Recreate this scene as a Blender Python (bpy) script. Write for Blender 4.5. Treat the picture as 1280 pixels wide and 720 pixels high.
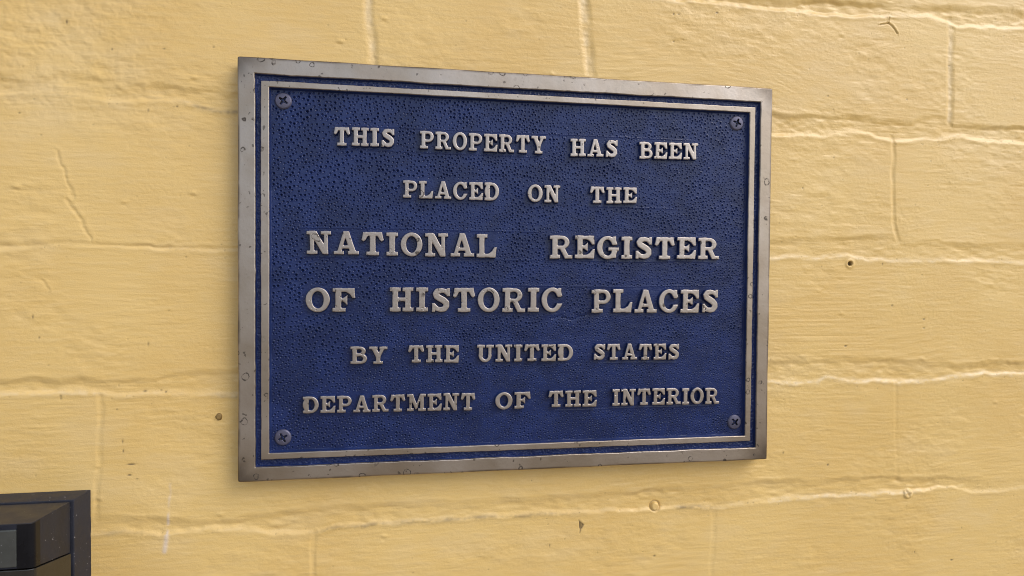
import bpy, bmesh, math, random
import numpy as np

# ------------------------------------------------------------------ camera, world, sun, exposure
scene = bpy.context.scene
for o in list(bpy.data.objects):
    bpy.data.objects.remove(o)
from mathutils import Matrix, Vector

cam_d = bpy.data.cameras.new("camera")
cam = bpy.data.objects.new("camera", cam_d)
scene.collection.objects.link(cam)
cam_d.lens = 22.5
cam_d.sensor_width = 36.0
cam_d.clip_start = 0.01
cam_d.clip_end = 100.0
R = Vector((0.9862330, -0.1651873, 0.0075861))
U = Vector((-0.0039495, 0.0223325, 0.9997428))
F = Vector((0.1653142, 0.9860093, -0.0213726))
m = Matrix((R, U, -F)).transposed().to_4x4()
m.translation = Vector((-0.081772, -0.455218, -0.000987))
cam.matrix_world = m
scene.camera = cam

SUN_AZ, SUN_EL = 52.0, 42.0          # to the right of the wall's normal, above the horizon
to_sun = Vector((math.sin(math.radians(SUN_AZ)) * math.cos(math.radians(SUN_EL)),
                 -math.cos(math.radians(SUN_AZ)) * math.cos(math.radians(SUN_EL)),
                 math.sin(math.radians(SUN_EL))))
world = bpy.data.worlds.new("World")
scene.world = world
world.use_nodes = True
nt = world.node_tree
nt.nodes.clear()
sky = nt.nodes.new("ShaderNodeTexSky")
sky.sky_type = 'NISHITA'
sky.sun_disc = False
sky.sun_elevation = math.radians(SUN_EL)
sky.sun_rotation = math.atan2(to_sun.x, to_sun.y)
sky.air_density = 1.0
sky.dust_density = 1.5
sky.ozone_density = 1.0
hs = nt.nodes.new("ShaderNodeHueSaturation")          # thin overcast: the sky is nearly white
hs.inputs["Saturation"].default_value = 0.55
geo = nt.nodes.new("ShaderNodeTexCoord")
sep = nt.nodes.new("ShaderNodeSeparateXYZ")
mr = nt.nodes.new("ShaderNodeMapRange")
mr.inputs[1].default_value = -0.06
mr.inputs[2].default_value = 0.04
mix = nt.nodes.new("ShaderNodeMix")
mix.data_type = 'RGBA'
mix.inputs[6].default_value = (1.7, 1.45, 1.2, 1)       # lit paving below the horizon
bg = nt.nodes.new("ShaderNodeBackground")
bg.inputs["Strength"].default_value = 0.135
out = nt.nodes.new("ShaderNodeOutputWorld")
L = nt.links.new
L(sky.outputs[0], hs.inputs["Color"])
L(geo.outputs["Generated"], sep.inputs[0])
L(sep.outputs[2], mr.inputs[0])
L(mr.outputs[0], mix.inputs[0])
L(hs.outputs[0], mix.inputs[7])
L(mix.outputs[2], bg.inputs["Color"])
L(bg.outputs[0], out.inputs[0])

sun_d = bpy.data.lights.new("sun", 'SUN')
sun_d.energy = 1.1
sun_d.angle = math.radians(38)
sun_d.color = (1.0, 0.95, 0.88)
sun = bpy.data.objects.new("sun", sun_d)
scene.collection.objects.link(sun)
sun.rotation_euler = (-to_sun).to_track_quat('-Z', 'Y').to_euler()
sun.location = to_sun * 3

scene.view_settings.view_transform = 'Standard'
scene.view_settings.look = 'None'
scene.view_settings.exposure = 0.52
scene.view_settings.gamma = 1.0
scene.cycles.filter_width = 1.0

# ------------------------------------------------------------------ helpers
MM = 0.001
TH = 0.011                # plaque thickness
PI = math.pi

def _hash(ix, iy, seed):
    h = (ix.astype(np.int64) * 374761393 + iy.astype(np.int64) * 668265263 + seed * 1274126177) & 0x7fffffff
    h = ((h ^ (h >> 13)) * 1274126177) & 0x7fffffff
    h = (h ^ (h >> 16)) & 0xffff
    return h.astype(np.float32) / 65535.0

def noise(x, y, seed=0):
    """value noise in -1..1"""
    fx, fy = np.floor(x), np.floor(y)
    tx, ty = (x - fx).astype(np.float32), (y - fy).astype(np.float32)
    ix, iy = fx.astype(np.int64), fy.astype(np.int64)
    tx = tx * tx * (3 - 2 * tx); ty = ty * ty * (3 - 2 * ty)
    a = _hash(ix, iy, seed); b = _hash(ix + 1, iy, seed)
    c = _hash(ix, iy + 1, seed); d = _hash(ix + 1, iy + 1, seed)
    return 2 * ((a * (1 - tx) + b * tx) * (1 - ty) + (c * (1 - tx) + d * tx) * ty) - 1

def fbm(x, y, seed=0, n=3, g=0.5):
    s = 0; a = 1; t = 0
    for k in range(n):
        s = s + a * noise(x * 2 ** k + 17.3 * k, y * 2 ** k + 5.1 * k, seed + 31 * k)
        t += a; a *= g
    return s / t

def ss(t):
    t = np.clip(t, 0, 1)
    return t * t * (3 - 2 * t)

def link(ob, parent=None):
    scene.collection.objects.link(ob)
    if parent: ob.parent = parent
    return ob

def grid_mesh(name, X, Y, Z, keep=None, mat=None, parent=None, attrs=None):
    """X,Y,Z: (ny,nx) arrays in metres; keep: (ny-1,nx-1) bool of faces. Normals face -Y."""
    ny, nx = X.shape
    idx = np.arange(nx * ny).reshape(ny, nx)
    q = np.stack([idx[:-1, :-1], idx[:-1, 1:], idx[1:, 1:], idx[1:, :-1]], -1)
    q = q[keep] if keep is not None else q.reshape(-1, 4)
    used = np.unique(q)
    remap = np.zeros(nx * ny, np.int32); remap[used] = np.arange(len(used))
    q = remap[q]
    co = np.stack([X.ravel()[used], Y.ravel()[used], Z.ravel()[used]], -1).astype(np.float32)
    me = bpy.data.meshes.new(name)
    me.vertices.add(len(used)); me.vertices.foreach_set("co", co.ravel())
    me.loops.add(q.size); me.loops.foreach_set("vertex_index", q.ravel().astype(np.int32))
    me.polygons.add(len(q))
    me.polygons.foreach_set("loop_start", np.arange(0, q.size, 4, dtype=np.int32))
    me.polygons.foreach_set("loop_total", np.full(len(q), 4, np.int32))
    me.polygons.foreach_set("use_smooth", np.ones(len(q), bool))
    me.update(calc_edges=True)
    for k, v in (attrs or {}).items():
        a = me.attributes.new(k, 'FLOAT', 'POINT')
        a.data.foreach_set("value", v.ravel()[used].astype(np.float32))
    ob = bpy.data.objects.new(name, me)
    if mat: me.materials.append(mat)
    return link(ob, parent)

def tag(o, label, cat, group=None):
    o["label"] = label; o["category"] = cat
    if group: o["group"] = group
    return o

class N:
    """small node-tree builder"""
    def __init__(s, name):
        s.mat = bpy.data.materials.new(name); s.mat.use_nodes = True
        s.t = s.mat.node_tree; s.b = s.t.nodes["Principled BSDF"]
    def n(s, kind, **kw):
        nd = s.t.nodes.new("ShaderNode" + kind)
        for k, v in kw.items():
            if k.startswith("i_"):
                nd.inputs[k[2:].replace("_", " ")].default_value = v
            else: setattr(nd, k, v)
        return nd
    def l(s, a, b): s.t.links.new(a, b)
    def math(s, op, a, b=None, c=None, clamp=False):
        nd = s.n("Math", operation=op, use_clamp=clamp)
        for i, v in enumerate((a, b, c)):
            if v is None: continue
            if isinstance(v, (int, float)): nd.inputs[i].default_value = v
            else: s.l(v, nd.inputs[i])
        return nd.outputs[0]
    def mix(s, f, a, b, blend='MIX'):
        nd = s.n("Mix", data_type='RGBA', blend_type=blend)
        for i, v in ((0, f), (6, a), (7, b)):
            if isinstance(v, (int, float)): nd.inputs[i].default_value = v
            elif isinstance(v, tuple): nd.inputs[i].default_value = v + (1,) if len(v) == 3 else v
            else: s.l(v, nd.inputs[i])
        return nd.outputs[2]
    def ramp(s, v, lo, hi, a=0., b=1.):
        nd = s.n("MapRange"); nd.interpolation_type = 'SMOOTHSTEP'
        s.l(v, nd.inputs[0])
        for i, q in ((1, lo), (2, hi), (3, a), (4, b)): nd.inputs[i].default_value = q
        return nd.outputs[0]
    def noise(s, vec, scale, detail=3, rough=.5):
        nd = s.n("TexNoise"); s.l(vec, nd.inputs["Vector"])
        nd.inputs["Scale"].default_value = scale; nd.inputs["Detail"].default_value = detail
        nd.inputs["Roughness"].default_value = rough
        return nd.outputs["Fac"]
    def set(s, **kw):
        for k, v in kw.items():
            i = s.b.inputs[k.replace("_", " ")]
            if isinstance(v, (int, float)): i.default_value = v
            elif isinstance(v, tuple): i.default_value = v + (1,) if len(v) == 3 else v
            else: s.l(v, i)
    def bump(s, h, dist, strength=1.0):
        nd = s.n("Bump"); nd.inputs["Strength"].default_value = strength
        nd.inputs["Distance"].default_value = dist
        s.l(h, nd.inputs["Height"]); s.l(nd.outputs[0], s.b.inputs["Normal"])

# ------------------------------------------------------------------ materials
def wall_paint():
    g = N("yellow_wall_paint")
    co = g.n("TexCoord").outputs["Object"]
    mp = g.n("Mapping"); g.l(co, mp.inputs[0]); mp.inputs["Scale"].default_value = (0.25, 1, 1.6)
    streak = g.noise(mp.outputs[0], 240, 4, .6)
    patch = g.noise(co, 9, 3)
    fine = g.noise(co, 1300, 2)
    c = g.mix(g.ramp(patch, .35, .65), (0.725, 0.482, 0.168), (0.765, 0.527, 0.197))
    c = g.mix(g.ramp(streak, .35, .75, 0, .35), c, (0.75, 0.55, 0.26))
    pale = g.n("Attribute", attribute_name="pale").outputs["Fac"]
    dirt = g.n("Attribute", attribute_name="dirt").outputs["Fac"]
    drip = g.n("Attribute", attribute_name="drip").outputs["Fac"]
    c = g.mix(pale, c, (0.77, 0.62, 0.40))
    c = g.mix(drip, c, (0.72, 0.66, 0.68))
    c = g.mix(dirt, c, (0.075, 0.050, 0.028))
    g.set(Base_Color=c, Roughness=0.36, Specular_IOR_Level=0.5)
    h = g.math('ADD', g.math('MULTIPLY', fine, .5), streak)
    g.bump(h, 0.0005, .45)
    return g.mat

def plaque_finish(name, thr=None, amp=.0011, rim=False):
    """cast bronze under dark blue paint; where thr is given the raised tops are rubbed back to bare metal"""
    g = N(name)
    co = g.n("TexCoord").outputs["Object"]
    n1 = g.noise(co, 60, 4); n2 = g.noise(co, 700, 3, .6); n3 = g.noise(co, 2500, 2)
    blue = g.mix(g.ramp(n1, .35, .65), (0.0082, 0.0180, 0.077), (0.0116, 0.0255, 0.110))
    if thr is None:
        g.set(Base_Color=blue, Roughness=0.24, Specular_IOR_Level=0.34)
        g.bump(g.math('ADD', n2, g.math('MULTIPLY', n3, .5)), 0.0002, .5)
        return g.mat
    sep = g.n("SeparateXYZ"); g.l(co, sep.inputs[0])
    hgt = g.math('MULTIPLY', sep.outputs[1], -1.0)                      # height above the wall
    e = g.math('ADD', hgt, g.math('MULTIPLY', g.math('SUBTRACT', n2, .5), amp))
    f = g.ramp(e, thr - .0002, thr + .0002)
    big = g.noise(co, 14, 3, .6)
    metal = g.mix(g.ramp(big, .36, .64), (0.36, 0.298, 0.238), (0.45, 0.392, 0.345))
    metal = g.mix(g.ramp(n1, .45, .75, 0, .4), metal, (0.36, 0.30, 0.25))
    metal = g.mix(g.ramp(n2, .58, .75, 0, .25), metal, (0.27, 0.22, 0.18))
    if not rim: metal = g.mix(.75, metal, (0.43, 0.383, 0.358))
    if rim:                                             # tarnish kept in the outer arris and the corners
        ax = g.math('ABSOLUTE', sep.outputs[0]); az = g.math('ABSOLUTE', sep.outputs[2])
        ex = g.math('SUBTRACT', .190, ax); ez = g.math('SUBTRACT', .140, az)
        edge = g.math('MINIMUM', ex, ez); corner = g.math('MAXIMUM', ex, ez)
        tn = g.math('MULTIPLY', g.ramp(edge, .0004, .0022, 1, 0), g.ramp(g.noise(co, 45, 3), .4, .62, .15, .8))
        tc = g.math('MULTIPLY', g.ramp(corner, .002, .024, 1, 0), g.ramp(edge, .001, .010, .75, .1))
        metal = g.mix(g.math('MAXIMUM', tn, tc), metal, (0.12, 0.095, 0.075))
    # dried water-drop rings
    fl = g.n("CombineXYZ"); g.l(sep.outputs[0], fl.inputs[0]); g.l(sep.outputs[2], fl.inputs[1])
    wob = g.n("TexNoise"); g.l(co, wob.inputs["Vector"]); wob.inputs["Scale"].default_value = 260
    vm = g.n("VectorMath", operation='MULTIPLY_ADD'); g.l(wob.outputs["Color"], vm.inputs[0])
    vm.inputs[1].default_value = (.0036, .0030, 0); g.l(fl.outputs[0], vm.inputs[2])
    vor = g.n("TexVoronoi"); g.l(vm.outputs[0], vor.inputs["Vector"]); vor.inputs["Scale"].default_value = 105
    vor.inputs["Randomness"].default_value = .9
    vc = g.n("SeparateColor"); g.l(vor.outputs["Color"], vc.inputs[0])
    rad = g.math('MULTIPLY_ADD', vc.outputs[0], .15, .13)
    dd = g.math('ABSOLUTE', g.math('SUBTRACT', vor.outputs["Distance"], rad))
    ring = g.ramp(dd, .018, .045, 1, 0)
    ring = g.math('MULTIPLY', ring, g.ramp(vc.outputs[1], .4, .5))
    ring = g.math('MULTIPLY', ring, g.ramp(g.noise(co, 420, 2), .38, .55, .3, .9))
    spot = g.ramp(g.noise(co, 330, 2, .4), .70, .74, 0, .7)
    metal = g.mix(g.math('MAXIMUM', ring, spot), metal, (0.085, 0.072, 0.062))
    c = g.mix(f, blue, metal)
    g.set(Base_Color=c, Metallic=f, Roughness=g.math('ADD', g.ramp(n1, .3, .7, .37, .47), g.math('MULTIPLY', ring, .2)))
    g.bump(g.math('ADD', n2, g.math('MULTIPLY', n3, .5)), 0.00012, .5)
    return g.mat

def simple(name, col, rough, metallic=0., spec=.5, bump=None, speck=None, coat=0.):
    g = N(name)
    co = g.n("TexCoord").outputs["Object"]
    n1 = g.noise(co, 90, 4)
    c = g.mix(g.ramp(n1, .3, .7), tuple(v * .85 for v in col), tuple(v * 1.15 for v in col))
    if speck:
        c = g.mix(g.ramp(g.noise(co, 650, 2, .4), .72, .76, 0, .8), c, speck)
    g.set(Base_Color=c, Metallic=metallic, Roughness=g.ramp(n1, .3, .7, rough * .85, rough * 1.15), Specular_IOR_Level=spec, Coat_Weight=coat)
    if bump: g.bump(g.noise(co, bump[0], 3), bump[1], .6)
    return g.mat

M_wall = wall_paint()
M_blue = plaque_finish("blue_plaque_paint")
M_border = plaque_finish("rubbed_bronze_border", TH - .0011, rim=True)
M_letter = plaque_finish("rubbed_bronze_letters", TH - .0013, .0006)

# ------------------------------------------------------------------ the painted block wall
JOINTS = {   # upper and lower edge of each mortar bed (x, z in mm), depth, sharpness
 'a': ([(126.3,211.1),(178.1,210.4),(287.4,215.8),(330.5,217.2),(356.2,217.3),(389.8,219.2),(420.4,219.5)],
       [(126.4,204.0),(191.5,203.0),(225.2,202.4),(264.5,202.3),(294.7,205.7),(330.7,207.7),(356.6,201.9),(420.8,203.9)], 1.7),
 'b': ([(-334.5,122.9),(-320.9,120.1),(-300.1,125.4),(-274.3,122.3),(-240.7,121.6),(-211.1,120.1),(-192.5,119.0),
        (196.2,124.7),(219.8,124.0),(261.2,125.4),(282.3,124.5),(318.1,124.9),(328.9,129.9),(351.0,129.1),(356.4,123.5),(392.4,123.9),(423.1,123.9)],
       [(-334.6,110.3),(-311.8,112.0),(-295.6,111.4),(-283.9,110.4),(-269.6,109.1),(-250.4,110.1),(-226.0,111.4),(-203.6,106.2),(-192.5,106.7),
        (196.5,107.6),(233.8,107.9),(265.0,111.8),(279.0,111.8),(300.5,107.0),(340.4,109.9),(366.3,113.0),(389.0,110.0),(423.5,110.1)], 1.5),
 'c': ([(-335.4,16.8),(-307.9,18.8),(-270.1,17.8),(-241.1,17.2),(-192.7,16.4),
        (197.9,28.9),(228.5,28.8),(263.2,30.6),(291.5,32.4),(308.0,31.4),(320.5,26.5),(342.5,28.1),(379.9,26.7),(425.9,28.1)],
       [(-335.5,11.7),(-307.9,15.2),(-270.1,14.7),(-241.1,13.6),(-192.7,13.7),
        (198.2,12.2),(221.9,15.0),(235.7,12.0),(263.5,16.1),(281.2,12.5),(320.8,11.7),(350.3,12.7),(426.4,11.5)], 1.2),
 'd': ([(-336.2,-70.9),(-317.8,-70.2),(-301.5,-72.6),(-289.7,-70.2),(-265.8,-71.7),(-243.9,-71.6),(-234.0,-68.6),(-204.0,-67.0),(-192.8,-66.7),
        (196.3,-67.8),(223.4,-65.7),(251.1,-64.8),(304.5,-66.8),(330.1,-69.2),(367.4,-72.4),(393.9,-70.1),(428.8,-70.0)],
       [(-336.3,-81.1),(-308.6,-80.2),(-289.7,-80.1),(-261.0,-83.4),(-241.5,-82.3),(-192.8,-84.0),
        (196.5,-83.9),(239.0,-84.8),(245.8,-80.5),(272.6,-83.6),(315.8,-85.8),(345.2,-84.4),(390.4,-80.0),(429.1,-82.1)], 1.3),
 'e': ([(-290.2,-160.9),(-241.8,-164.6),(-211.8,-169.0),(-181.1,-166.9),(-139.0,-164.2),(-95.5,-162.6),(-50.7,-163.8),(-4.3,-163.8),(31.5,-163.3),
        (68.3,-163.3),(106.0,-162.1),(157.8,-161.5),(204.7,-160.6),(253.1,-160.9),(303.0,-161.9),(369.8,-166.2),(431.7,-170.4)],
       [(-290.3,-173.0),(-266.3,-172.3),(-241.8,-177.0),(-221.9,-174.4),(-191.4,-175.6),(-175.9,-179.3),(-139.0,-181.0),(-125.5,-177.3),(-84.4,-177.4),
        (-4.2,-176.7),(62.3,-177.4),(106.2,-177.9),(138.4,-177.8),(158.1,-178.9),(198.2,-176.6),(253.3,-175.0),(310.6,-175.9),(332.6,-175.0),
        (362.4,-172.5),(381.5,-178.1),(431.9,-177.8)], 1.3),
}
for k, zc in (('f', 308.), ('g', 402.), ('h', -266.), ('i', -360.), ('j', -455.)):
    JOINTS[k] = ([(-900, zc + 6), (900, zc + 6)], [(-900, zc - 6), (900, zc - 6)], 1.4)
# upright joints: points, half width, depth
HEADS = [([(-107.5,192.5),(-105.8,165.3),(-103.6,144.6),(-103,125)], 3.8, 1.0), ([(44.8,204.6),(48.1,176.0),(51.5,142.6),(52,122)], 4.4, 1.1),
         ([(351.3,206.7),(352.4,171.6),(353.3,126.6)], 3.4, .8), ([(301.2,110.2),(302.9,67.0),(303.5,41.5),(307.4,28.8)], 2.2, .65),
         ([(-276.9,-82.5),(-278.5,-106.1),(-279.1,-137.7),(-279.8,-164.1)], 2.2, .35), ([(-142.7,-180.7),(-143.2,-194.1),(-143.2,-260)], 2.0, .45),
         ([(153.5,-178.6),(151.9,-207.0),(152.4,-260)], 2.4, .3), ([(308.6,-86.9),(310.2,-125.8),(311.8,-164.9)], 2.0, .2),
         ([(600,110),(602,20)], 2.5, 1.2), ([(-520,10),(-521,-70)], 2.5, 1.0), ([(560,-85),(560,-165)], 2.5, 1.0), ([(-480,205),(-478,120)], 2.5, 1.0)]
CRACKS = [([(-302.3,75.3),(-300.1,67.7),(-296.9,59.1),(-293.2,46.3)], 1.1, .28, .0), ([(-297.4,44.7),(-291.4,37.1),(-288.1,30.5),(-283.0,20.2)], 1.2, .32, .0),
          ([(287.8,198.3),(295.5,200.1),(296.2,204.6)], .5, .8, .35), ([(295.5,200.1),(301.4,195.5),(302.9,192.5)], .6, .8, .3),
          ([(-312.0,-7.0),(-308.0,-13.0)], .8, .2, 0)]
SPECKS = [(-207.5,148.2),(-238.1,145.2),(-255.9,-138.2),(-296.2,158.7),(-301.1,-82.0),(-301.1,-83.5),(-241.0,-79.7),(-238.0,-80.8),(-250.8,-80.0),
          (-248.7,-48.8),(294.1,9.5),(332.9,-34.8),(333.1,-41.9),(115.2,194.0),(119.0,194.0),(115.4,173.6),(149.6,197.4),(24.0,-200.2),(105.4,-213.3),
          (249.3,-149.9),(328.7,-224.7),(210.4,-138.8),(249.3,92.4),(351.5,170.2),(313.4,141.2),(243.5,140.1),(-269.5,142.9),(303.5,-23.7),(223.0,67.8),
          (-264.5,-113.0),(-264.1,-119.3),(-230.4,108.0),(-248.0,104.5),(-267.8,-91.7),(-317.0,-30.6),(-323.8,99.2),(-313.4,-44.0)]
BUMPS = [(-220.0,126.4),(-262.8,43.5),(-220.7,50.4),(-262.8,136.9),(258.1,-30.7),(331.5,-67.9),(254.3,187.3),(139.8,164.5),(22.7,142.7),(-96.6,174.2),
         (-126.1,156.8),(-279.6,-129.8),(-279.2,-150.9),(-204.2,-165.6),(-90.0,-175.9),(-95.5,-187.0),(401.8,-104.9),(-326.0,51.5)]

def seg_dist(x, z, pts):
    """distance to a polyline and the place along it (0..1)"""
    best = np.full(x.shape, 1e9, np.float32); side = np.zeros(x.shape, np.float32)
    for (x0, z0), (x1, z1) in zip(pts[:-1], pts[1:]):
        dx, dz = x1 - x0, z1 - z0
        t = np.clip(((x - x0) * dx + (z - z0) * dz) / (dx * dx + dz * dz), 0, 1)
        d = np.hypot(x - x0 - t * dx, z - z0 - t * dz)
        s = np.sign((x - x0) * -dz + (z - z0) * dx)
        side = np.where(d < best, s, side); best = np.minimum(best, d)
    return best, side

def build_wall():
    st = 0.5
    xs = np.concatenate([np.linspace(-1000, -352, 90, endpoint=False), np.arange(-352, 448, st), np.linspace(448, 1100, 90)])
    zs = np.concatenate([np.linspace(-560, -266, 60, endpoint=False), np.arange(-266, 242, st), np.linspace(242, 560, 60)])
    x, z = np.meshgrid(xs, zs)
    x = x.astype(np.float32); z = z.astype(np.float32)
    h = 0.55 * fbm(x / 70, z / 45, 1, 3)
    # brush-dragged paint, the strokes wander a little
    wz = z + 4 * noise(x / 60, z / 50, 3) + 0.10 * x * ss((x - 150) / 120) * ss((z - 100) / 40)
    amt = 0.55 + 0.45 * noise(x / 50, z / 30, 4)
    h += 0.19 * amt * fbm(x / 26, wz / 2.6, 5, 3, .6)
    h += 0.06 * amt * fbm(x / 9, wz / 1.2, 6, 2, .6)
    lump = ss((noise(x / 40, z / 25, 8) + .15) * 1.4)
    h += 0.42 * lump * fbm(x / 12, z / 6, 9, 3, .55)
    h += 0.085 * fbm(x / 1.8, z / 1.4, 11, 2, .6) * (.7 + .5 * noise(x / 35, z / 25, 12))
    # a stippled, thicker coat in the upper left
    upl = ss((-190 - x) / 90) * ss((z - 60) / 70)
    h += upl * (0.20 * fbm(x / 2.6, z / 2.6, 13, 2) + 0.34 * fbm(x / 8, z / 6, 14, 2))
    rgt = ss((x - 185) / 20) * ss((330 - x) / 60) * ss((20 - z) / 25) * ss((z + 80) / 15)
    h += rgt * .14 * fbm(x / 60, z / 1.7, 16, 2, .6)
    dirt = np.zeros_like(x); pale = np.zeros_like(x); drip = np.zeros_like(x)
    band = np.zeros_like(x)
    pale += .22 * upl * ss(.35 + .9 * fbm(x / 26, z / 20, 15, 3, .6)) + .12 * ss(fbm(x / 40, z / 18, 17, 3, .6) * 1.6)  # upper-left sheen painted into the colour, plus random pale patches
    for k, (up, lo, dep) in JOINTS.items():
        sd = ord(k)
        zu = np.interp(xs, [p[0] for p in up], [p[1] for p in up]).astype(np.float32)
        zl = np.interp(xs, [p[0] for p in lo], [p[1] for p in lo]).astype(np.float32)
        xr = xs.astype(np.float32)
        zu = zu + 1.1 * noise(xr / 11, xr * 0, sd) + .35 * noise(xr / 4, xr * 0 + 9, sd)
        zl = zl + .8 * noise(xr / 10, xr * 0 + 3, sd + 7) + .25 * noise(xr / 3.5, xr * 0, sd + 7)
        ru = (3.0 + 4.5 * (noise(xr / 30, xr * 0, sd + 3) * .5 + .5))[None, :]
        rl = (2.4 + 3.2 * (noise(xr / 24, xr * 0 + 5, sd + 4) * .5 + .5))[None, :]
        dm = (dep * (0.62 + .45 * noise(xr / 34, xr * 0, sd + 5)))[None, :]
        a = ss((zu[None, :] - z) / ru + .2); b = ss((z - zl[None, :]) / rl + .2)
        r = a * b
        h += .26 * r * fbm(x / 10, z / 3.4, sd + 41, 3, .5)
        h -= dm * r * (1 + .25 * noise(x / 6, z / 3, sd + 9))
        band = np.maximum(band, r)
        # paint beads along both arrises
        h += .28 * np.exp(-((z - zl[None, :] + 1.2) / 1.5) ** 2) * (.6 + .6 * noise(xr / 12, xr * 0, sd + 12))[None, :]
        h += .18 * np.exp(-((z - zu[None, :] - 1.6) / 1.4) ** 2) * (.5 + .7 * noise(xr / 15, xr * 0, sd + 13))[None, :]
        # a paler band runs along the lower ledge, grime in some lengths of it
        pl = {'a': .55, 'b': .35, 'c': .30, 'd': .40, 'e': .30}.get(k, .3)
        pw = .75 * pl * ss(.55 + .6 * noise(xr / 28, xr * 0, sd + 15))
        if k == 'd': pw = np.where(xr > 190, .6, pw)
        if k == 'e': pw = np.where((xr > 198) & (xr < 335), .55, pw)
        if k == 'd': pw = np.where(xr < -280, .4, pw)
        if k == 'c': pw = np.where(xr > 190, .4, pw)
        led = np.exp(-((z - zl[None, :] - .3) / 2.2) ** 2)
        pale = np.maximum(pale, led * pw[None, :] * (.65 + .5 * noise(x / 4, z / 1.5, sd + 21) + .3 * noise(x / 1.4, z / 1.2, sd + 22)))
        dw = np.zeros_like(xr)
        if k == 'e': dw = .5 * ss((xr + 150) / 12) * ss((62 - xr) / 40) + .6 * ss((xr - 118) / 8) * ss((160 - xr) / 8) + .25 * ss((xr + 280) / 9) * ss((-235 - xr) / 9)
        if k == 'b': dw = .5 * ss((xr + 232) / 20) * ss((-185 - xr) / 9) + .22 * ss((xr + 340) / 20) * ss((-270 - xr) / 30)
        if k == 'd': dw = .30 * ss((xr + 216) / 12) * ss((-185 - xr) / 9)
        if k == 'c': dw = .15 * ss((xr + 340) / 20) * ss((-280 - xr) / 30)
        gr = np.exp(-((z - zl[None, :] + .2) / 1.5) ** 2) * (.55 + .5 * noise(x / 7.0, z / 2.0, sd + 31) + .3 * noise(x / 1.6, z / 1.2, sd + 32))
        dirt = np.maximum(dirt, np.clip(gr, 0, 1) * dw[None, :])
    for pts, hw, dep in HEADS:
        d, s = seg_dist(x + 1.0 * noise(x / 30, z / 16, 46) + .25 * noise(x / 20, z / 5, 47), z, pts)
        dd = d + .45 * noise(x / 5, z / 9, 41)
        pro = ss((1.35 - dd / hw) / 1.25)
        h -= dep * pro * (1 - .4 * band) * (.8 + .35 * noise(x / 6, z / 9, 43))
        if hw > 3:                                       # wide, crumbly pointing paler along its middle
            h += .35 * pro * fbm(x / 4, z / 5, 44, 2)
            pale = np.maximum(pale, .5 * ss(1.1 - np.hypot(d, 0) / hw) * (.6 + .5 * noise(x / 4, z / 6, 45)))
    for pts, hw, dep, dk in CRACKS:
        d, s = seg_dist(x + .8 * noise(x / 4, z / 4, 51), z, pts)
        h -= dep * np.exp(-(d / hw) ** 2)
        h += .35 * dep * np.exp(-((d - 2 * hw) / (1.2 * hw)) ** 2) * (s > 0)
        dirt = np.maximum(dirt, dk * np.exp(-(d / (hw * .7)) ** 2))
    def local(cx, cz, rad):
        i0, i1 = np.searchsorted(xs, (cx - rad, cx + rad)); j0, j1 = np.searchsorted(zs, (cz - rad, cz + rad))
        return slice(j0, j1), slice(i0, i1)
    rng = random.Random(4)
    sp = [(cx, cz, rng.uniform(.5, .85), rng.uniform(.5, .9)) for cx, cz in SPECKS]
    for _ in range(420):
        cx, cz = rng.uniform(-345, 440), rng.uniform(-258, 235)
        if rng.random() < .45:                           # more of them in the bed joints and the upper left
            kk = rng.choice('abcde'); lo = JOINTS[kk][1]
            cz = float(np.interp(cx, [p[0] for p in lo], [p[1] for p in lo])) + rng.gauss(-.5, 2.2)
        sp.append((cx, cz, rng.uniform(.28, .5), rng.uniform(.2, .55)))
    for cx, cz, r, k in sp:
        w = local(cx, cz, 3)
        e = rng.uniform(.6, 1.5)
        q = ((x[w] - cx) / e) ** 2 + ((z[w] - cz) * e) ** 2
        dirt[w] = np.maximum(dirt[w], k * np.exp(-q / r ** 2)); h[w] -= .3 * np.exp(-q / r ** 2)
    for cx, cz, r in [(-259.3, -128.3, 0), (262.9, -55.8, 0), (363.6, -233.6, 0), (-260.5, -135.4, 0)]:   # short dark nicks
        w = local(cx, cz, 8)
        q = ((x[w] - cx) / (2.6 if cx == -259.3 else 1.3)) ** 2 + ((z[w] - cz) / .55) ** 2
        dirt[w] = np.maximum(dirt[w], .85 * np.exp(-q ** 1.5)); h[w] -= .4 * np.exp(-q)
    for cx, cz in BUMPS:
        w = local(cx, cz, 9); s = rng.uniform(.25, .5)
        u = x[w] - cx; v = z[w] - cz
        h[w] += s * np.exp(-(u ** 2 / 5 + (v - 1.2) ** 2 / 2.2)) - s * .7 * np.exp(-(u ** 2 / 4 + (v + 1.2) ** 2 / 1.8))
    # painted-over round plug, painted-over lump, open hole, paint chip
    w = local(105.5, -175.5, 12); d = np.hypot(x[w] - 105.5, z[w] + 175.5)
    h[w] = h[w] * ss((d - 2) / 2) + .25 * ss((3.4 - d) / 1.0) - 1.2 * np.exp(-((d - 3.7) / .55) ** 2)
    dirt[w] = np.maximum(dirt[w] * ss((d - 3) / 1.5), .22 * np.exp(-((d - 3.7) / .5) ** 2))
    w = local(321.6, -176.4, 14); u, v = x[w] - 321.6, z[w] + 176.4; d = np.hypot(u, v)
    h[w] += 1.1 * ss((4.8 - d) / 1.8) * (1 + .5 * noise(u / 1.8, v / 1.8, 61)) - .8 * np.exp(-((u - .6) ** 2 + (v + 1) ** 2) / 1.6)
    dirt[w] = np.maximum(dirt[w], .3 * np.exp(-((u - .8) ** 2 + (v + 1.2) ** 2) / 1.2))
    w = local(265.4, 9.5, 10); u, v = x[w] - 265.4, z[w] - 9.5; d = np.hypot(u, v * 1.1)
    h[w] += .6 * np.exp(-((d - 3) / 1.2) ** 2) - 2.6 * ss((2.2 - d) / .8)
    dirt[w] = np.maximum(dirt[w], .85 * ss((2.3 - d) / .7))
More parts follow.
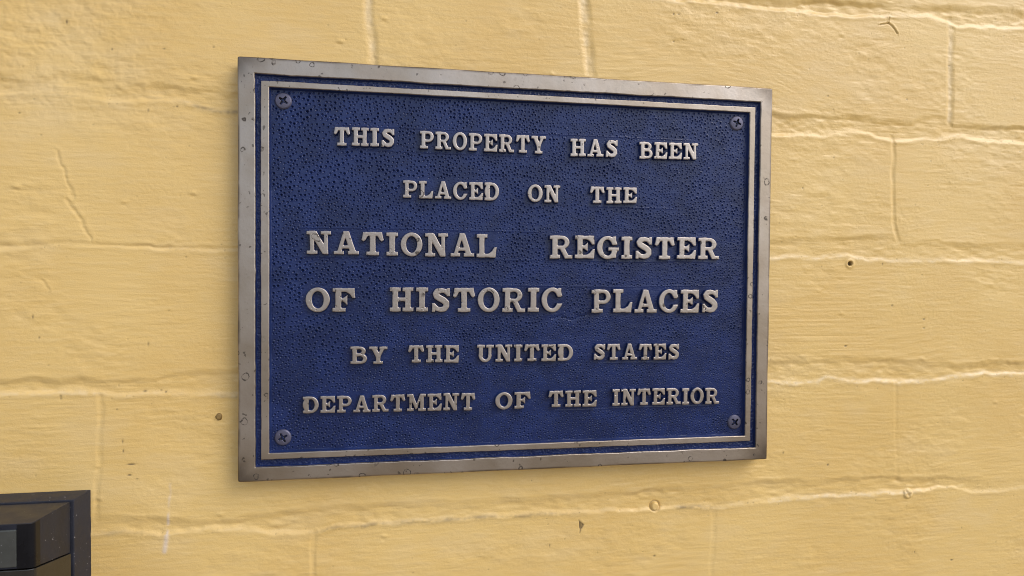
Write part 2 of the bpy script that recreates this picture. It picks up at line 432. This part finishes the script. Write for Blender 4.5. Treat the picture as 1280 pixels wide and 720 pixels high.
    w = local(47.5, -187.5, 14); u, v = x[w] - 47.3, z[w] + 187.2
    wd = np.interp(v, [-5.6, -2.4, -1.5, .8, 3.2, 4.8], [.2, .5, 1.2, 2.0, .7, .1]); cx = np.interp(v, [-5.6, -2, 1, 4.8], [-.5, .2, .9, -1.4])
    chip = ss((wd - np.abs(u - cx)) / .45 + .4) * (np.abs(v) < 5.4)
    h[w] -= .45 * chip; dirt[w] = np.maximum(dirt[w], chip * (.78 + .2 * noise(u / 1.0, v / 1.4, 65)))
    # thin pale run of another paint
    d, s = seg_dist(x, z, [(-235.3, -142.4), (-236.3, -161.2), (-237.9, -179.9), (-238.9, -187.4)])
    brk = ss(.5 + .8 * noise(x / 3, z / 4, 71) + (z < -176) * .8)
    drip = np.exp(-(d / np.where(z < -176, 1.5, .9)) ** 2) * brk * .5
    h += .15 * drip
    edge = ss((np.maximum(np.maximum(-352 - x, x - 448), np.maximum(-266 - z, z - 242))) / 40)
    h = h * (1 - .5 * edge)
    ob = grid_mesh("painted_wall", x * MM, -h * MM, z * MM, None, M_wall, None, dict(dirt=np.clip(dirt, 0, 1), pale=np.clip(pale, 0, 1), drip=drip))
    # give the wall its thickness behind the painted face
    me = ob.data
    tag(ob, "yellow painted masonry wall with wide rough mortar joints behind the plaque", "wall")
    return ob
build_wall()

# ------------------------------------------------------------------ the cast plaque
plaque = link(bpy.data.objects.new("plaque", None))
plaque.empty_display_size = .05
tag(plaque, "rectangular blue and bronze cast plaque with raised lettering on the yellow wall", "plaque")

WORDS = [("THIS",-129.1,-89.1,84.8,85.2,96.9,97.4),("PROPERTY",-71.9,16.5,85.1,84.5,96.9,96.7),("HAS",34.5,69.5,83.7,84.2,96.0,96.4),
 ("BEEN",86.0,131.2,84.0,84.9,95.9,96.6),("PLACED",-83.1,-16.9,50.9,50.5,62.5,62.8),("ON",3.7,27.1,50.4,50.5,62.3,62.4),("THE",49.1,84.4,50.5,51.5,62.2,62.5),
 ("NATIONAL",-146.5,-18.4,11.7,10.8,26.9,26.9),("REGISTER",20.0,149.0,10.7,11.5,26.8,27.0),("OF",-147.1,-115.1,-27.0,-27.0,-11.1,-11.3),
 ("HISTORIC",-91.8,29.4,-27.1,-27.6,-10.9,-10.7),("PLACES",51.2,148.9,-28.0,-28.3,-11.6,-11.5),("BY",-117.9,-93.4,-62.6,-62.8,-51.0,-51.2),
 ("THE",-79.2,-44.3,-62.3,-62.6,-50.7,-50.8),("UNITED",-31.6,37.7,-62.4,-62.7,-50.6,-51.1),("STATES",52.9,118.7,-62.3,-63.0,-50.9,-51.6),
 ("DEPARTMENT",-148.9,-32.7,-95.4,-96.3,-84.5,-84.4),("OF",-18.3,6.8,-96.4,-96.1,-84.8,-84.7),("THE",20.0,55.7,-95.7,-96.0,-84.4,-84.6),
 ("INTERIOR",67.7,150.7,-96.0,-96.7,-84.2,-84.9)]
SCREWS = [(-161.9,113.2,35),(163.0,113.5,20),(164.8,-111.5,-40),(-162.2,-111.9,62)]

def rect_sdf(x, z, x0, x1, z0, z1):
    cx, cz = (x0 + x1) / 2, (z0 + z1) / 2
    qx, qz = np.abs(x - cx) - (x1 - x0) / 2, np.abs(z - cz) - (z1 - z0) / 2
    return np.hypot(np.maximum(qx, 0), np.maximum(qz, 0)) + np.minimum(np.maximum(qx, qz), 0)

def build_plate():
    st = 0.25
    hx, hz = 190.0, 140.0
    xs = np.linspace(-hx, hx, int(2 * hx / st) + 1); zs = np.linspace(-hz, hz, int(2 * hz / st) + 1)
    x, z = np.meshgrid(xs, zs); x = x.astype(np.float32); z = z.astype(np.float32)
    wob = .35 * fbm(x / 22, z / 22, 101, 2) + .22 * fbm(x / 4, z / 4, 102, 2)
    go = rect_sdf(x, z, -179.4, 180.8, -130.8, 129.6) + wob
    io = rect_sdf(x, z, -176.4, 177.2, -126.4, 126.0) - .6 * wob
    ii = rect_sdf(x, z, -170.7, 172.2, -121.7, 121.5) + .5 * wob
    ed = -rect_sdf(x, z, -hx, hx, -hz, hz)                      # distance in from the outer edge
    h = .10 * fbm(x / 30, z / 30, 105, 2) + .03 * fbm(x / 3, z / 3, 106, 2)
    h -= .9 * (1 - ss(ed / 1.0 + .05)) ** 1.5
    gro = ss(-go / 1.1); inn = ss(-io / 1.0); pan = ss(-ii / 1.3)
    h -= 2.9 * gro
    h += gro * (1 - inn) * (.35 * fbm(x / 1.2, z / 1.2, 110, 2, .7))
    h += 2.5 * inn
    h -= 3.5 * pan
    # ---- hand-punched pits, large and open in the upper left, small and crowded lower down
    rng = np.random.default_rng(7)
    wx = lambda a, b: a + 5 * noise(a / 45, b / 45, 121) + 2 * noise(a / 16, b / 16, 122)
    def spacing(a, b):
        t = ss((a + 150) / 190) * .55 + ss((20 - b) / 110) * .45
        return 2.75 - 0.85 * np.clip(t, 0, 1) + .42 * noise(a / 22, b / 16, 125)
    cell = 1.35
    gw = int(346 / cell) + 3; gh = int(246 / cell) + 3
    grid = -np.ones((gh, gw), int); P = []
    # rows of punches that wander, with jitter
    cand = rng.random((120000, 2)) * (341, 241) + (-170, -121)
    sp = spacing(cand[:, 0], cand[:, 1])
    for (a, b), s in zip(cand, sp):
        i, j = int((b + 121) / cell), int((a + 170) / cell)
        ok = True
        for ii_ in range(max(0, i - 2), min(gh, i + 3)):
            for jj in range(max(0, j - 2), min(gw, j + 3)):
                k = grid[ii_, jj]
                if k >= 0 and (P[k][0] - a) ** 2 + (P[k][1] - b) ** 2 < s * s * .72:
                    ok = False; break
            if not ok: break
        if ok:
            grid[i, j] = len(P); P.append((a, b, s))
    P = np.array(P)
    rad = .27 * P[:, 2] - .13 + rng.normal(0, .05, len(P)); dep = .88 * (rad / .55) * rng.uniform(.55, 1.25, len(P))
    # smoother strips of mould around the lines of lettering
    calm = np.zeros_like(x)
    for w, x0, x1, b0, b1, t0, t1 in WORDS:
        d = rect_sdf(x, z, x0 - 1, x1 + 1, min(b0, b1) - 1, max(t0, t1) + 1)
        calm = np.maximum(calm, ss((2.6 - d) / 2.2))
    pit = np.zeros_like(x)
    k = 6
    ci = np.round((P[:, 0] + hx) / st).astype(int); cj = np.round((P[:, 1] + hz) / st).astype(int)
    for dj in range(-k, k + 1):
        for di in range(-k, k + 1):
            ix = np.clip(ci + di, 0, len(xs) - 1); iz = np.clip(cj + dj, 0, len(zs) - 1)
            d = np.hypot(xs[ix] - P[:, 0], zs[iz] - P[:, 1])
            v = -dep * np.exp(-(d / rad) ** 4) + .17 * dep * np.exp(-((d - 1.55 * rad) / (.5 * rad)) ** 2)
            np.add.at(pit, (iz, ix), v)
    inside = ss((-ii - 1.2) / 1.2)
    h += inside * (1 - .85 * calm) * pit
    h += inside * (.12 * fbm(x / 11, z / 6, 131, 2) + .05 * fbm(x / 2.2, z / 1.4, 132, 2))
    # faint parting lines of the letter strips
    for x0, x1, zz in ((-162, 20, 29.4), (-160, 22, 9.6), (-120, 150, -8.9), (15, 150, 9.2), (-130, 135, 99.0), (-135, 20, 82.6), (45, 120, 48.6), (50, 122, -65.5), (20, 152, -98.6)):
        zl = zz + .5 * noise(x / 40, x * 0, int(zz * 10) & 255)
        h += inside * .16 * np.exp(-((z - zl) / .45) ** 2) * ss((x - x0) / 12) * ss((x1 - x) / 12)
    # a gouge below HISTORIC PLACES
    d, s = seg_dist(x, z + .6 * noise(x / 3, z / 3, 141), [(22.7, -32.4), (28.6, -30.7), (36.3, -33.6), (49.4, -29.1)])
    h -= .35 * np.exp(-(d / .8) ** 2)
    y = -(TH / MM + h)
    # round the corners of the outline a little
    X = x.copy(); Z = z.copy(); r = 1.6
    qx = np.abs(x) - (hx - r); qz = np.abs(z) - (hz - r); q = np.hypot(qx, qz)
    c = (qx > 0) & (qz > 0) & (q > r)
    X[c] = np.sign(x[c]) * (hx - r + qx[c] * r / q[c]); Z[c] = np.sign(z[c]) * (hz - r + qz[c] * r / q[c])
    # slightly uneven cast outline
    f = ss((3 - ed) / 3); X += f * .25 * fbm(z / 25, x * 0, 151, 2) * np.sign(x) * (np.abs(x) > hx - 3); Z += f * .25 * fbm(x / 25, z * 0, 152, 2) * np.sign(z) * (np.abs(z) > hz - 3)
    mid = lambda a: (a[:-1, :-1] + a[1:, 1:]) / 2
    g_, i_, p_ = mid(go), mid(io), mid(ii)
    mo = g_ > -1.1; mg = (~mo) & (i_ > 0); mi = (~mo) & (~mg) & (p_ > -1.3); mp = ~(mo | mg | mi)
    ob = grid_mesh("outer_border", X * MM, y * MM, Z * MM, mo, M_border, plaque)
    grid_mesh("groove", X * MM, y * MM, Z * MM, mg, M_blue, plaque)
    grid_mesh("inner_border", X * MM, y * MM, Z * MM, mi, M_border, plaque)
    grid_mesh("panel", X * MM, y * MM, Z * MM, mp, M_blue, plaque)
    # edge of the casting back to the wall and a back face
    loop = [(X[0, i], y[0, i], Z[0, i]) for i in range(len(xs))] + [(X[j, -1], y[j, -1], Z[j, -1]) for j in range(1, len(zs))] + \
           [(X[-1, i], y[-1, i], Z[-1, i]) for i in range(len(xs) - 2, -1, -1)] + [(X[j, 0], y[j, 0], Z[j, 0]) for j in range(len(zs) - 2, 0, -1)]
    bm = bmesh.new()
    v0 = [bm.verts.new((a * MM, b * MM, c * MM)) for a, b, c in loop]
    v1 = [bm.verts.new((a * MM, .001, c * MM)) for a, b, c in loop]
    n = len(loop)
    for i in range(n):
        bm.faces.new((v0[i], v1[i], v1[(i + 1) % n], v0[(i + 1) % n]))
    bm.faces.new(v1[::-1])
    me = bpy.data.meshes.new("edge_rim"); bm.to_mesh(me); bm.free(); me.materials.append(M_rim)
    link(bpy.data.objects.new("edge_rim", me), plaque)

M_rim = simple("dark_bronze_edge", (0.16, 0.12, 0.095), .45, .8)
build_plate()

# ---- slab-serif capitals as distance fields (unit cap height)
def box(x, y, x0, y0, x1, y1): return rect_sdf(x, y, x0, x1, y0, y1)
def ell(x, y, cx, cy, rx, ry):
    u, v = (x - cx) / rx, (y - cy) / ry
    k = np.hypot(u, v); g = np.hypot(u / rx, v / ry) + 1e-6
    return k * (k - 1) / g
def poly(x, y, pts):
    n = len(pts); d = np.full(x.shape, 1e9); s = np.ones(x.shape)
    for i in range(n):
        ax, ay = pts[i]; bx, by = pts[i - 1]
        ex, ey = bx - ax, by - ay; wx, wy = x - ax, y - ay
        t = np.clip((wx * ex + wy * ey) / (ex * ex + ey * ey), 0, 1)
        d = np.minimum(d, (wx - ex * t) ** 2 + (wy - ey * t) ** 2)
        c1, c2, c3 = y >= ay, y < by, ex * wy > ey * wx
        s = np.where((c1 & c2 & c3) | (~c1 & ~c2 & ~c3), -s, s)
    return s * np.sqrt(d)
def U_(*a):
    r = a[0]
    for b in a[1:]:                                     # smooth union: bracketed serifs
        k = .045; hh = np.clip(.5 + .5 * (b - r) / k, 0, 1)
        r = b * (1 - hh) + r * hh - k * hh * (1 - hh)
    return r
def S_(a, b): return np.maximum(a, -b)

def g_I(x, y, w): return U_(box(x, y, .12, 0, .36, 1), box(x, y, 0, 0, .48, .155), box(x, y, 0, .845, .48, 1))
def g_H(x, y, w):
    return U_(box(x, y, .11, 0, .33, 1), box(x, y, .62, 0, .84, 1), box(x, y, 0, 0, .43, .15), box(x, y, 0, .85, .43, 1),
              box(x, y, .52, 0, .95, .15), box(x, y, .52, .85, .95, 1), box(x, y, .2, .43, .75, .58))
def g_T(x, y, w):
    return U_(box(x, y, .345, 0, .575, 1), box(x, y, .2, 0, .72, .15), box(x, y, .07, .84, .85, 1),
              poly(x, y, [(0, .66), (.08, .60), (.16, .66), (.26, .86), (.2, 1), (.08, 1)]),
              poly(x, y, [(.92, .66), (.84, .60), (.76, .66), (.66, .86), (.72, 1), (.84, 1)]))
def g_E(x, y, w):
    return U_(box(x, y, .11, 0, .33, 1), box(x, y, 0, 0, .82, .15), box(x, y, 0, .85, .82, 1), box(x, y, .2, .44, .52, .57),
              poly(x, y, [(.56, .32), (.48, .38), (.42, .44), (.42, .57), (.48, .63), (.56, .69)]),
              poly(x, y, [(.84, 1), (.86, .62), (.76, .62), (.66, .76), (.52, .86), (.6, 1)]),
              poly(x, y, [(.84, 0), (.88, .40), (.78, .40), (.68, .25), (.52, .14), (.6, 0)]))
def g_F(x, y, w):
    return U_(box(x, y, .11, 0, .33, 1), box(x, y, 0, 0, .5, .15), box(x, y, 0, .85, .82, 1), box(x, y, .2, .44, .52, .57),
              poly(x, y, [(.57, .28), (.48, .38), (.42, .44), (.42, .57), (.48, .63), (.57, .70)]),
              poly(x, y, [(.84, 1), (.88, .58), (.78, .58), (.68, .74), (.52, .86), (.6, 1)]))
def g_L(x, y, w):
    return U_(box(x, y, .11, 0, .33, 1), box(x, y, 0, 0, .80, .15), box(x, y, 0, .85, .46, 1),
              poly(x, y, [(.82, 0), (.88, .44), (.78, .44), (.68, .27), (.5, .14), (.6, 0)]))
def g_N(x, y, w):
    return U_(box(x, y, .13, 0, .29, 1), box(x, y, .70, 0, .85, 1), poly(x, y, [(.1, 1), (.38, 1), (.85, .12), (.85, 0), (.64, 0)]),
              box(x, y, 0, .86, .3, 1), box(x, y, 0, 0, .42, .14), box(x, y, .57, .86, .98, 1))
def g_A(x, y, w):
    return U_(poly(x, y, [(.40, 1), (.54, 1), (.28, .05), (.12, .05)]), poly(x, y, [(.40, 1), (.62, 1), (.92, .05), (.68, .05)]),
              box(x, y, .25, .25, .74, .385), box(x, y, 0, 0, .40, .14), box(x, y, .57, 0, 1.02, .14))
def bowl(x, y, y0, y1, xr, t, tx):
    c = (y0 + y1) / 2; ry = (y1 - y0) / 2; rx = min(.34, xr - .3)
    o = np.minimum(box(x, y, .2, y0, xr - rx, y1), ell(x, y, xr - rx, c, rx, ry))
    i = np.minimum(box(x, y, .2, y0 + t, xr - rx, y1 - t), ell(x, y, xr - rx, c, rx - tx, ry - t))
    return S_(o, i)
def g_P(x, y, w): return U_(bowl(x, y, .38, 1, .86, .145, .2), box(x, y, .11, 0, .33, 1), box(x, y, 0, 0, .5, .15), box(x, y, 0, .85, .4, 1))
def g_R(x, y, w):
    return U_(bowl(x, y, .42, 1, .85, .14, .2), box(x, y, .11, 0, .33, 1), box(x, y, 0, 0, .44, .15), box(x, y, 0, .85, .4, 1),
              poly(x, y, [(.40, .52), (.62, .52), (.80, .15), (.98, .15), (.98, 0), (.66, 0)]))
def g_B(x, y, w):
    return U_(bowl(x, y, .48, 1, .80, .135, .2), bowl(x, y, 0, .58, .87, .14, .2), box(x, y, .11, 0, .33, 1), box(x, y, 0, 0, .4, .14), box(x, y, 0, .86, .4, 1))
def g_D(x, y, w):
    o = np.minimum(box(x, y, .2, 0, .46, 1), ell(x, y, .46, .5, .46, .5)); i = np.minimum(box(x, y, .2, .15, .46, .85), ell(x, y, .46, .5, .23, .35))
    return U_(S_(o, i), box(x, y, .11, 0, .33, 1), box(x, y, 0, 0, .4, .15), box(x, y, 0, .85, .4, 1))
def ring(x, y, cx=.46): return S_(ell(x, y, cx, .5, .46, .52), ell(x, y, cx, .5, .235, .365))
def g_O(x, y, w): return ring(x, y)
def g_C(x, y, w):
    r = S_(ring(x, y, .46), poly(x, y, [(.5, .5), (1.1, .30), (1.1, .66), (.62, .68)]))
    r = S_(r, box(x, y, .60, .34, 1.1, .64))
    return U_(r, box(x, y, .70, .63, .84, 1.0))
def g_G(x, y, w):
    r = S_(ring(x, y, .46), box(x, y, .58, .34, 1.1, .64))
    return U_(r, box(x, y, .70, .63, .84, 1.0), box(x, y, .66, .03, .85, .46), box(x, y, .50, .37, .97, .50))
def g_S(x, y, w):
    p = [(.66,.79),(.57,.885),(.42,.905),(.27,.87),(.205,.765),(.25,.655),(.39,.565),(.53,.485),(.635,.385),(.645,.245),(.56,.135),(.42,.10),(.27,.125),(.17,.24)]
    rr = [.07,.085,.10,.115,.12,.125,.13,.13,.125,.12,.115,.105,.09,.075]
    d = np.full(x.shape, 9.)
    for (a, b), (c, e), r0, r1 in zip(p[:-1], p[1:], rr[:-1], rr[1:]):
        t = np.clip(((x - a) * (c - a) + (y - b) * (e - b)) / ((c - a) ** 2 + (e - b) ** 2), 0, 1)
        d = np.minimum(d, np.hypot(x - a - t * (c - a), y - b - t * (e - b)) - r0 - t * (r1 - r0))
    return U_(d, box(x, y, .66, .66, .78, 1.0), box(x, y, .05, 0, .17, .37))
def g_U(x, y, w):
    r = S_(ell(x, y, .475, .36, .365, .38), ell(x, y, .485, .36, .175, .22)); r = np.maximum(r, y - .4)
    return U_(r, box(x, y, .11, .34, .33, 1), box(x, y, .66, .34, .83, 1), box(x, y, 0, .85, .45, 1), box(x, y, .53, .85, .96, 1))
def g_Y(x, y, w):
    return U_(poly(x, y, [(.08, 1), (.34, 1), (.58, .5), (.58, .36), (.38, .36)]), poly(x, y, [(.68, 1), (.86, 1), (.58, .38), (.42, .45)]),
              box(x, y, .37, 0, .59, .48), box(x, y, 0, .86, .44, 1), box(x, y, .56, .86, .97, 1), box(x, y, .23, 0, .73, .14))
def g_M(x, y, w):
    return U_(box(x, y, .14, 0, .28, 1), box(x, y, .82, 0, 1.03, 1), poly(x, y, [(.1, 1), (.36, 1), (.66, .22), (.52, .10)]), poly(x, y, [(.92, 1), (.80, 1), (.50, .16), (.60, .12)]),
              box(x, y, 0, .86, .3, 1), box(x, y, .84, .86, 1.16, 1), box(x, y, 0, 0, .40, .14), box(x, y, .69, 0, 1.16, .14))
WID = dict(I=.48, H=.95, T=.92, E=.87, F=.87, L=.87, N=.98, A=1.02, P=.86, R=.98, B=.87, D=.92, O=.92, C=.90, G=.97, S=.80, U=.96, Y=.97, M=1.16)

def build_word(word, x0, x1, b0, b1, t0, t1, seed):
    rng = random.Random(seed)
    st = .2
    cap = ((t0 - b0) + (t1 - b1)) / 2
    gap = .12
    adv = sum(WID[c] for c in word) + gap * (len(word) - 1)
    sx = (x1 - x0) / adv                               # mm per unit, across
    xs = np.arange(x0 - 1.6, x1 + 1.6, st); zs = np.arange(min(b0, b1) - 1.6, max(t0, t1) + 1.6, st)
    x, z = np.meshgrid(xs, zs)
    t = (x - x0) / (x1 - x0); base = b0 + (b1 - b0) * t; ch = (t0 + (t1 - t0) * t) - base
    u = (x - x0) / sx + .007 * fbm(x / 4, z / 4, seed, 2); v = (z - base) / ch + .007 * fbm(x / 4, z / 4, seed + 50, 2)
    d = np.full(x.shape, 9.0); px = 0
    for c in word:
        dy = rng.uniform(-.012, .012); a = rng.uniform(-.014, .014)
        lo = np.searchsorted(xs, x0 + (px - .3) * sx); hi = np.searchsorted(xs, x0 + (px + WID[c] + .3) * sx)
        s_ = (slice(None), slice(lo, hi))
        gx = u[s_] - px; gy = v[s_] - dy
        gx, gy = gx + a * (gy - .5), gy - a * (gx - .45)
        d[s_] = np.minimum(d[s_], globals()["g_" + c](gx, gy, 0))
        px += WID[c] + gap
    dm = d * cap * .97                                  # to mm
    H = 3.3 - .25
    k = np.clip((.56 - dm) / .75, 0, 1)
    prof = np.where(k < .6, k * 1.55, 1 - (1 - .93) * (1 - np.clip((k - .6) / .4, 0, 1)) ** 2)
    hh = prof * H
    hh += (prof > .8) * (.035 * fbm(x / 2.5, z / 2.5, seed + 9, 2) + .05 * ss(-dm / .9))
    pock = ss((noise(x / 1.3, z / 1.3, seed + 3) - .8) / .2) * ss((noise(x / 9, z / 9, seed + 4) - .25) / .3)
    hh -= .7 * pock * (prof > .7)
    base_y = TH / MM - 3.9 - .35                         # sits a little into the panel
    y = -(base_y + hh + (hh > 0) * .35)
    keep = (prof[:-1, :-1] > 0) | (prof[1:, 1:] > 0) | (prof[1:, :-1] > 0) | (prof[:-1, 1:] > 0)
    ob = grid_mesh("raised_word", x * MM, y * MM, z * MM, keep, M_letter, plaque)
    ob["label"] = 'raised bronze word reading "%s"' % word
for i, wd in enumerate(WORDS):
    build_word(*wd, seed=200 + 13 * i)

# ---- cross-head screws
M_screw = simple("dull_blue_grey_screw", (0.105, 0.102, 0.155), .42, .5, bump=(900, .0001))
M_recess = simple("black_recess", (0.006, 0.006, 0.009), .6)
def build_screw():
    st = .14
    a = np.arange(-6.0, 6.01, st); x, z = np.meshgrid(a, a)
    r = np.hypot(x, z)
    X = np.where(r > 5.5, x * 5.5 / np.maximum(r, .1), x); Z = np.where(r > 5.5, z * 5.5 / np.maximum(r, .1), z)
    h = 1.5 - .55 * (np.minimum(r, 5.5) / 5.5) ** 2 - .5 * ss((r - 4.7) / .8)
    h = np.where(r > 5.5, -1.5, h)
    arm = lambda p, q: np.maximum(np.abs(q) - (.95 - .13 * np.abs(p)), np.abs(p) - 3.2)
    cr = np.minimum(arm(x, z), arm(z, x)); cr = np.minimum(cr, r - 1.35)
    h -= 1.6 * ss((.15 - cr) / .5)
    y = -(TH / MM - 3.9 + h)
    mc = (cr[:-1, :-1] + cr[1:, 1:]) / 2 < 0; mr = (r[:-1, :-1] + r[1:, 1:]) / 2 < 5.95
    s = grid_mesh("screw", X * MM, y * MM, Z * MM, mr & ~mc, M_screw, plaque)
    c = grid_mesh("cross_recess", X * MM, y * MM, Z * MM, mc, M_recess, s)
    return s, c
s0, c0 = build_screw()
for i, (px, pz, rot) in enumerate(SCREWS):
    if i == 0: s, c = s0, c0
    else:
        s = s0.copy(); link(s, plaque); c = c0.copy(); link(c, s)
    s.location = (px * MM, 0, pz * MM); s.rotation_euler = (0, math.radians(rot), 0)

# ------------------------------------------------------------------ black box fixed to the wall, lower left
M_plate = simple("matt_black_plastic", (0.021, 0.0225, 0.033), .55, 0, .3, bump=(1500, .0001), speck=(.35, .34, .36))
M_house = simple("black_plastic_housing", (0.015, 0.017, 0.027), .40, 0, .3, bump=(500, .0001), speck=(.3, .3, .32))
M_corner_reflection = simple("black_corner_reflection", (0.008, 0.008, 0.010), .3, 0, .15)  # the corner's dark reflection put into the base colour
M_gloss = simple("glossy_smoked_cover", (0.055, 0.058, 0.055), .16, 0, .5, bump=(60, .0006), speck=(.2, .2, .22))
M_lower = simple("glossy_black_lower_cover", (0.020, 0.018, 0.016), .15, 0, .55, bump=(80, .0002))

wbox = link(bpy.data.objects.new("wall_box", None))
wbox.location = (-.345, 0, -.235); wbox.empty_display_size = .05
tag(wbox, "black plastic box with glossy front cover fixed low on the yellow wall", "wall box")

def prism(name, outline_fn, levels, mat, smooth=False, bev=0.0):
    """stack of horizontal outlines [(z, pts)] capped at both ends"""
    bm = bmesh.new(); rings = []
    for z, pts in levels:
        rings.append([bm.verts.new((a, b, z(b) if callable(z) else z)) for a, b in pts])
    n = len(rings[0])
    for r0, r1 in zip(rings[:-1], rings[1:]):
        for i in range(n):
            bm.faces.new((r0[i], r0[(i + 1) % n], r1[(i + 1) % n], r1[i]))
    bm.faces.new(rings[0][::-1]); bm.faces.new(rings[-1])
    bmesh.ops.recalc_face_normals(bm, faces=bm.faces)
    if bev:
        ee = [e for e in bm.edges if len(e.link_faces) == 2 and e.calc_face_angle(0) > .5]
        bmesh.ops.bevel(bm, geom=ee, offset=bev, segments=2, affect='EDGES', profile=.6)
    me = bpy.data.meshes.new(name); bm.to_mesh(me); bm.free()
    me.materials.append(mat)
    for p in me.polygons: p.use_smooth = smooth
    ob = link(bpy.data.objects.new(name, me), wbox)
    ob.matrix_parent_inverse = Matrix.Translation(wbox.location).inverted()
    return ob

XR, XL, ZT, ZB = -.2836, -.410, -.1439, -.330
Y1, Y2 = -.0184, -.0536
# back plate: straight off the wall, its sides drawn in a little towards the front
pl = [(XL, .002), (XR, .002), (XR - .0017, Y1), (XL + .0017, Y1)]
prism("back_plate", None, [(ZB, pl), (ZT, pl)], M_plate, bev=.0006)

def body_outline(x1, x2, yb, yf, r, xl):
    """plan: back right x1 at yb, front right x2 at yf, rounded front corner"""
    pts = [(xl, yb), (x1, yb)]
    for k in range(9):
        a = k / 8 * PI / 2
        pts.append((x2 - r + r * math.cos(a), yf + r - r * math.sin(a)))
    for k in range(9):
        a = PI / 2 + k / 8 * PI / 2
        pts.append((xl + r + r * math.cos(a), yf + r - r * math.sin(a)))
    return pts
seam = lambda y, d=0.: -.1774 + (y - Y1) / (Y2 - Y1) * .0062 + d
# black strip added for the shadow in the gap behind the housing
prism("seam_shadow_strip", None, [(ZB + .004, [(XL + .005, Y1 + .004), (XR - .0055, Y1 + .004), (XR - .0055, Y1 - .0035), (XL + .005, Y1 - .0035)]),
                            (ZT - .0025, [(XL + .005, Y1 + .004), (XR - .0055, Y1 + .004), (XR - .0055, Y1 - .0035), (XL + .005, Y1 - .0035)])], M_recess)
bo = body_outline(XR - .0032, XR - .0066, Y1 - .0012, Y2, .003, XL + .006)
prism("housing", None, [(lambda y: seam(y, .0006), bo), (ZT - .0009, bo)], M_house, bev=.0005)
lo_ = body_outline(XR - .0028, XR - .0060, Y1 - .0012, Y2 - .0006, .0045, XL + .0056)
prism("lower_cover", None, [(ZB + .004, lo_), (seam, lo_)], M_lower, bev=.0005)
# dark reflection on the rounded corner, painted as an added black shell
ct = [(-.2982, Y2 + .001), (-.2982, Y2 - .0004)] + [(p[0] + .0004, p[1] - .0004) for p in reversed(bo[2:11])] + [(bo[2][0] + .0004, Y2 + .0085), (bo[2][0] - .0005, Y2 + .0085)]
prism("dark_corner_reflection", None, [(lambda y: seam(y, .0008), ct), (ZT - .0012, ct)], M_corner_reflection)
# glossy front panel let into the housing
fc = [(XL + .014, Y2 + .002), (-.2985, Y2 + .002), (-.2985, Y2 - .0009), (XL + .014, Y2 - .0009)]
prism("front_cover", None, [(seam(Y2) + .002, fc), (ZT - .004, fc)], M_gloss, bev=.0006)

# ------------------------------------------------------------------ rusty nail head left of the plaque
M_rust = simple("rusty_brown_metal", (0.27, 0.17, 0.055), .6, .2, bump=(1200, .0003))
bm = bmesh.new()
prof = [(0, 1.5), (1.0, 1.4), (1.7, 1.05), (2.15, .5), (2.3, 0), (2.2, -1.5)]
rngs = []
rr = random.Random(3)
wv = [1 + rr.uniform(-.12, .12) for _ in range(14)]
for r_, h_ in prof[1:]:
    rngs.append([bm.verts.new((r_ * wv[k] * math.cos(k * 2 * PI / 14) * MM, -h_ * MM, r_ * wv[k] * math.sin(k * 2 * PI / 14) * 1.1 * MM)) for k in range(14)])
top = bm.verts.new((0, -1.0 * MM, -.5 * MM))
for k in range(14):
    bm.faces.new((top, rngs[0][k], rngs[0][(k + 1) % 14]))
for a_, b_ in zip(rngs[:-1], rngs[1:]):
    for k in range(14):
        bm.faces.new((a_[k], b_[k], b_[(k + 1) % 14], a_[(k + 1) % 14]))
bm.faces.new(rngs[-1])
bmesh.ops.recalc_face_normals(bm, faces=bm.faces)
me = bpy.data.meshes.new("nail_head"); bm.to_mesh(me); bm.free()
me.materials.append(M_rust)
for p in me.polygons: p.use_smooth = True
nail = link(bpy.data.objects.new("nail_head", me))
nail.location = (-.2048, .0004, -.0982)
tag(nail, "small brown nail head in the wall left of the plaque", "nail")
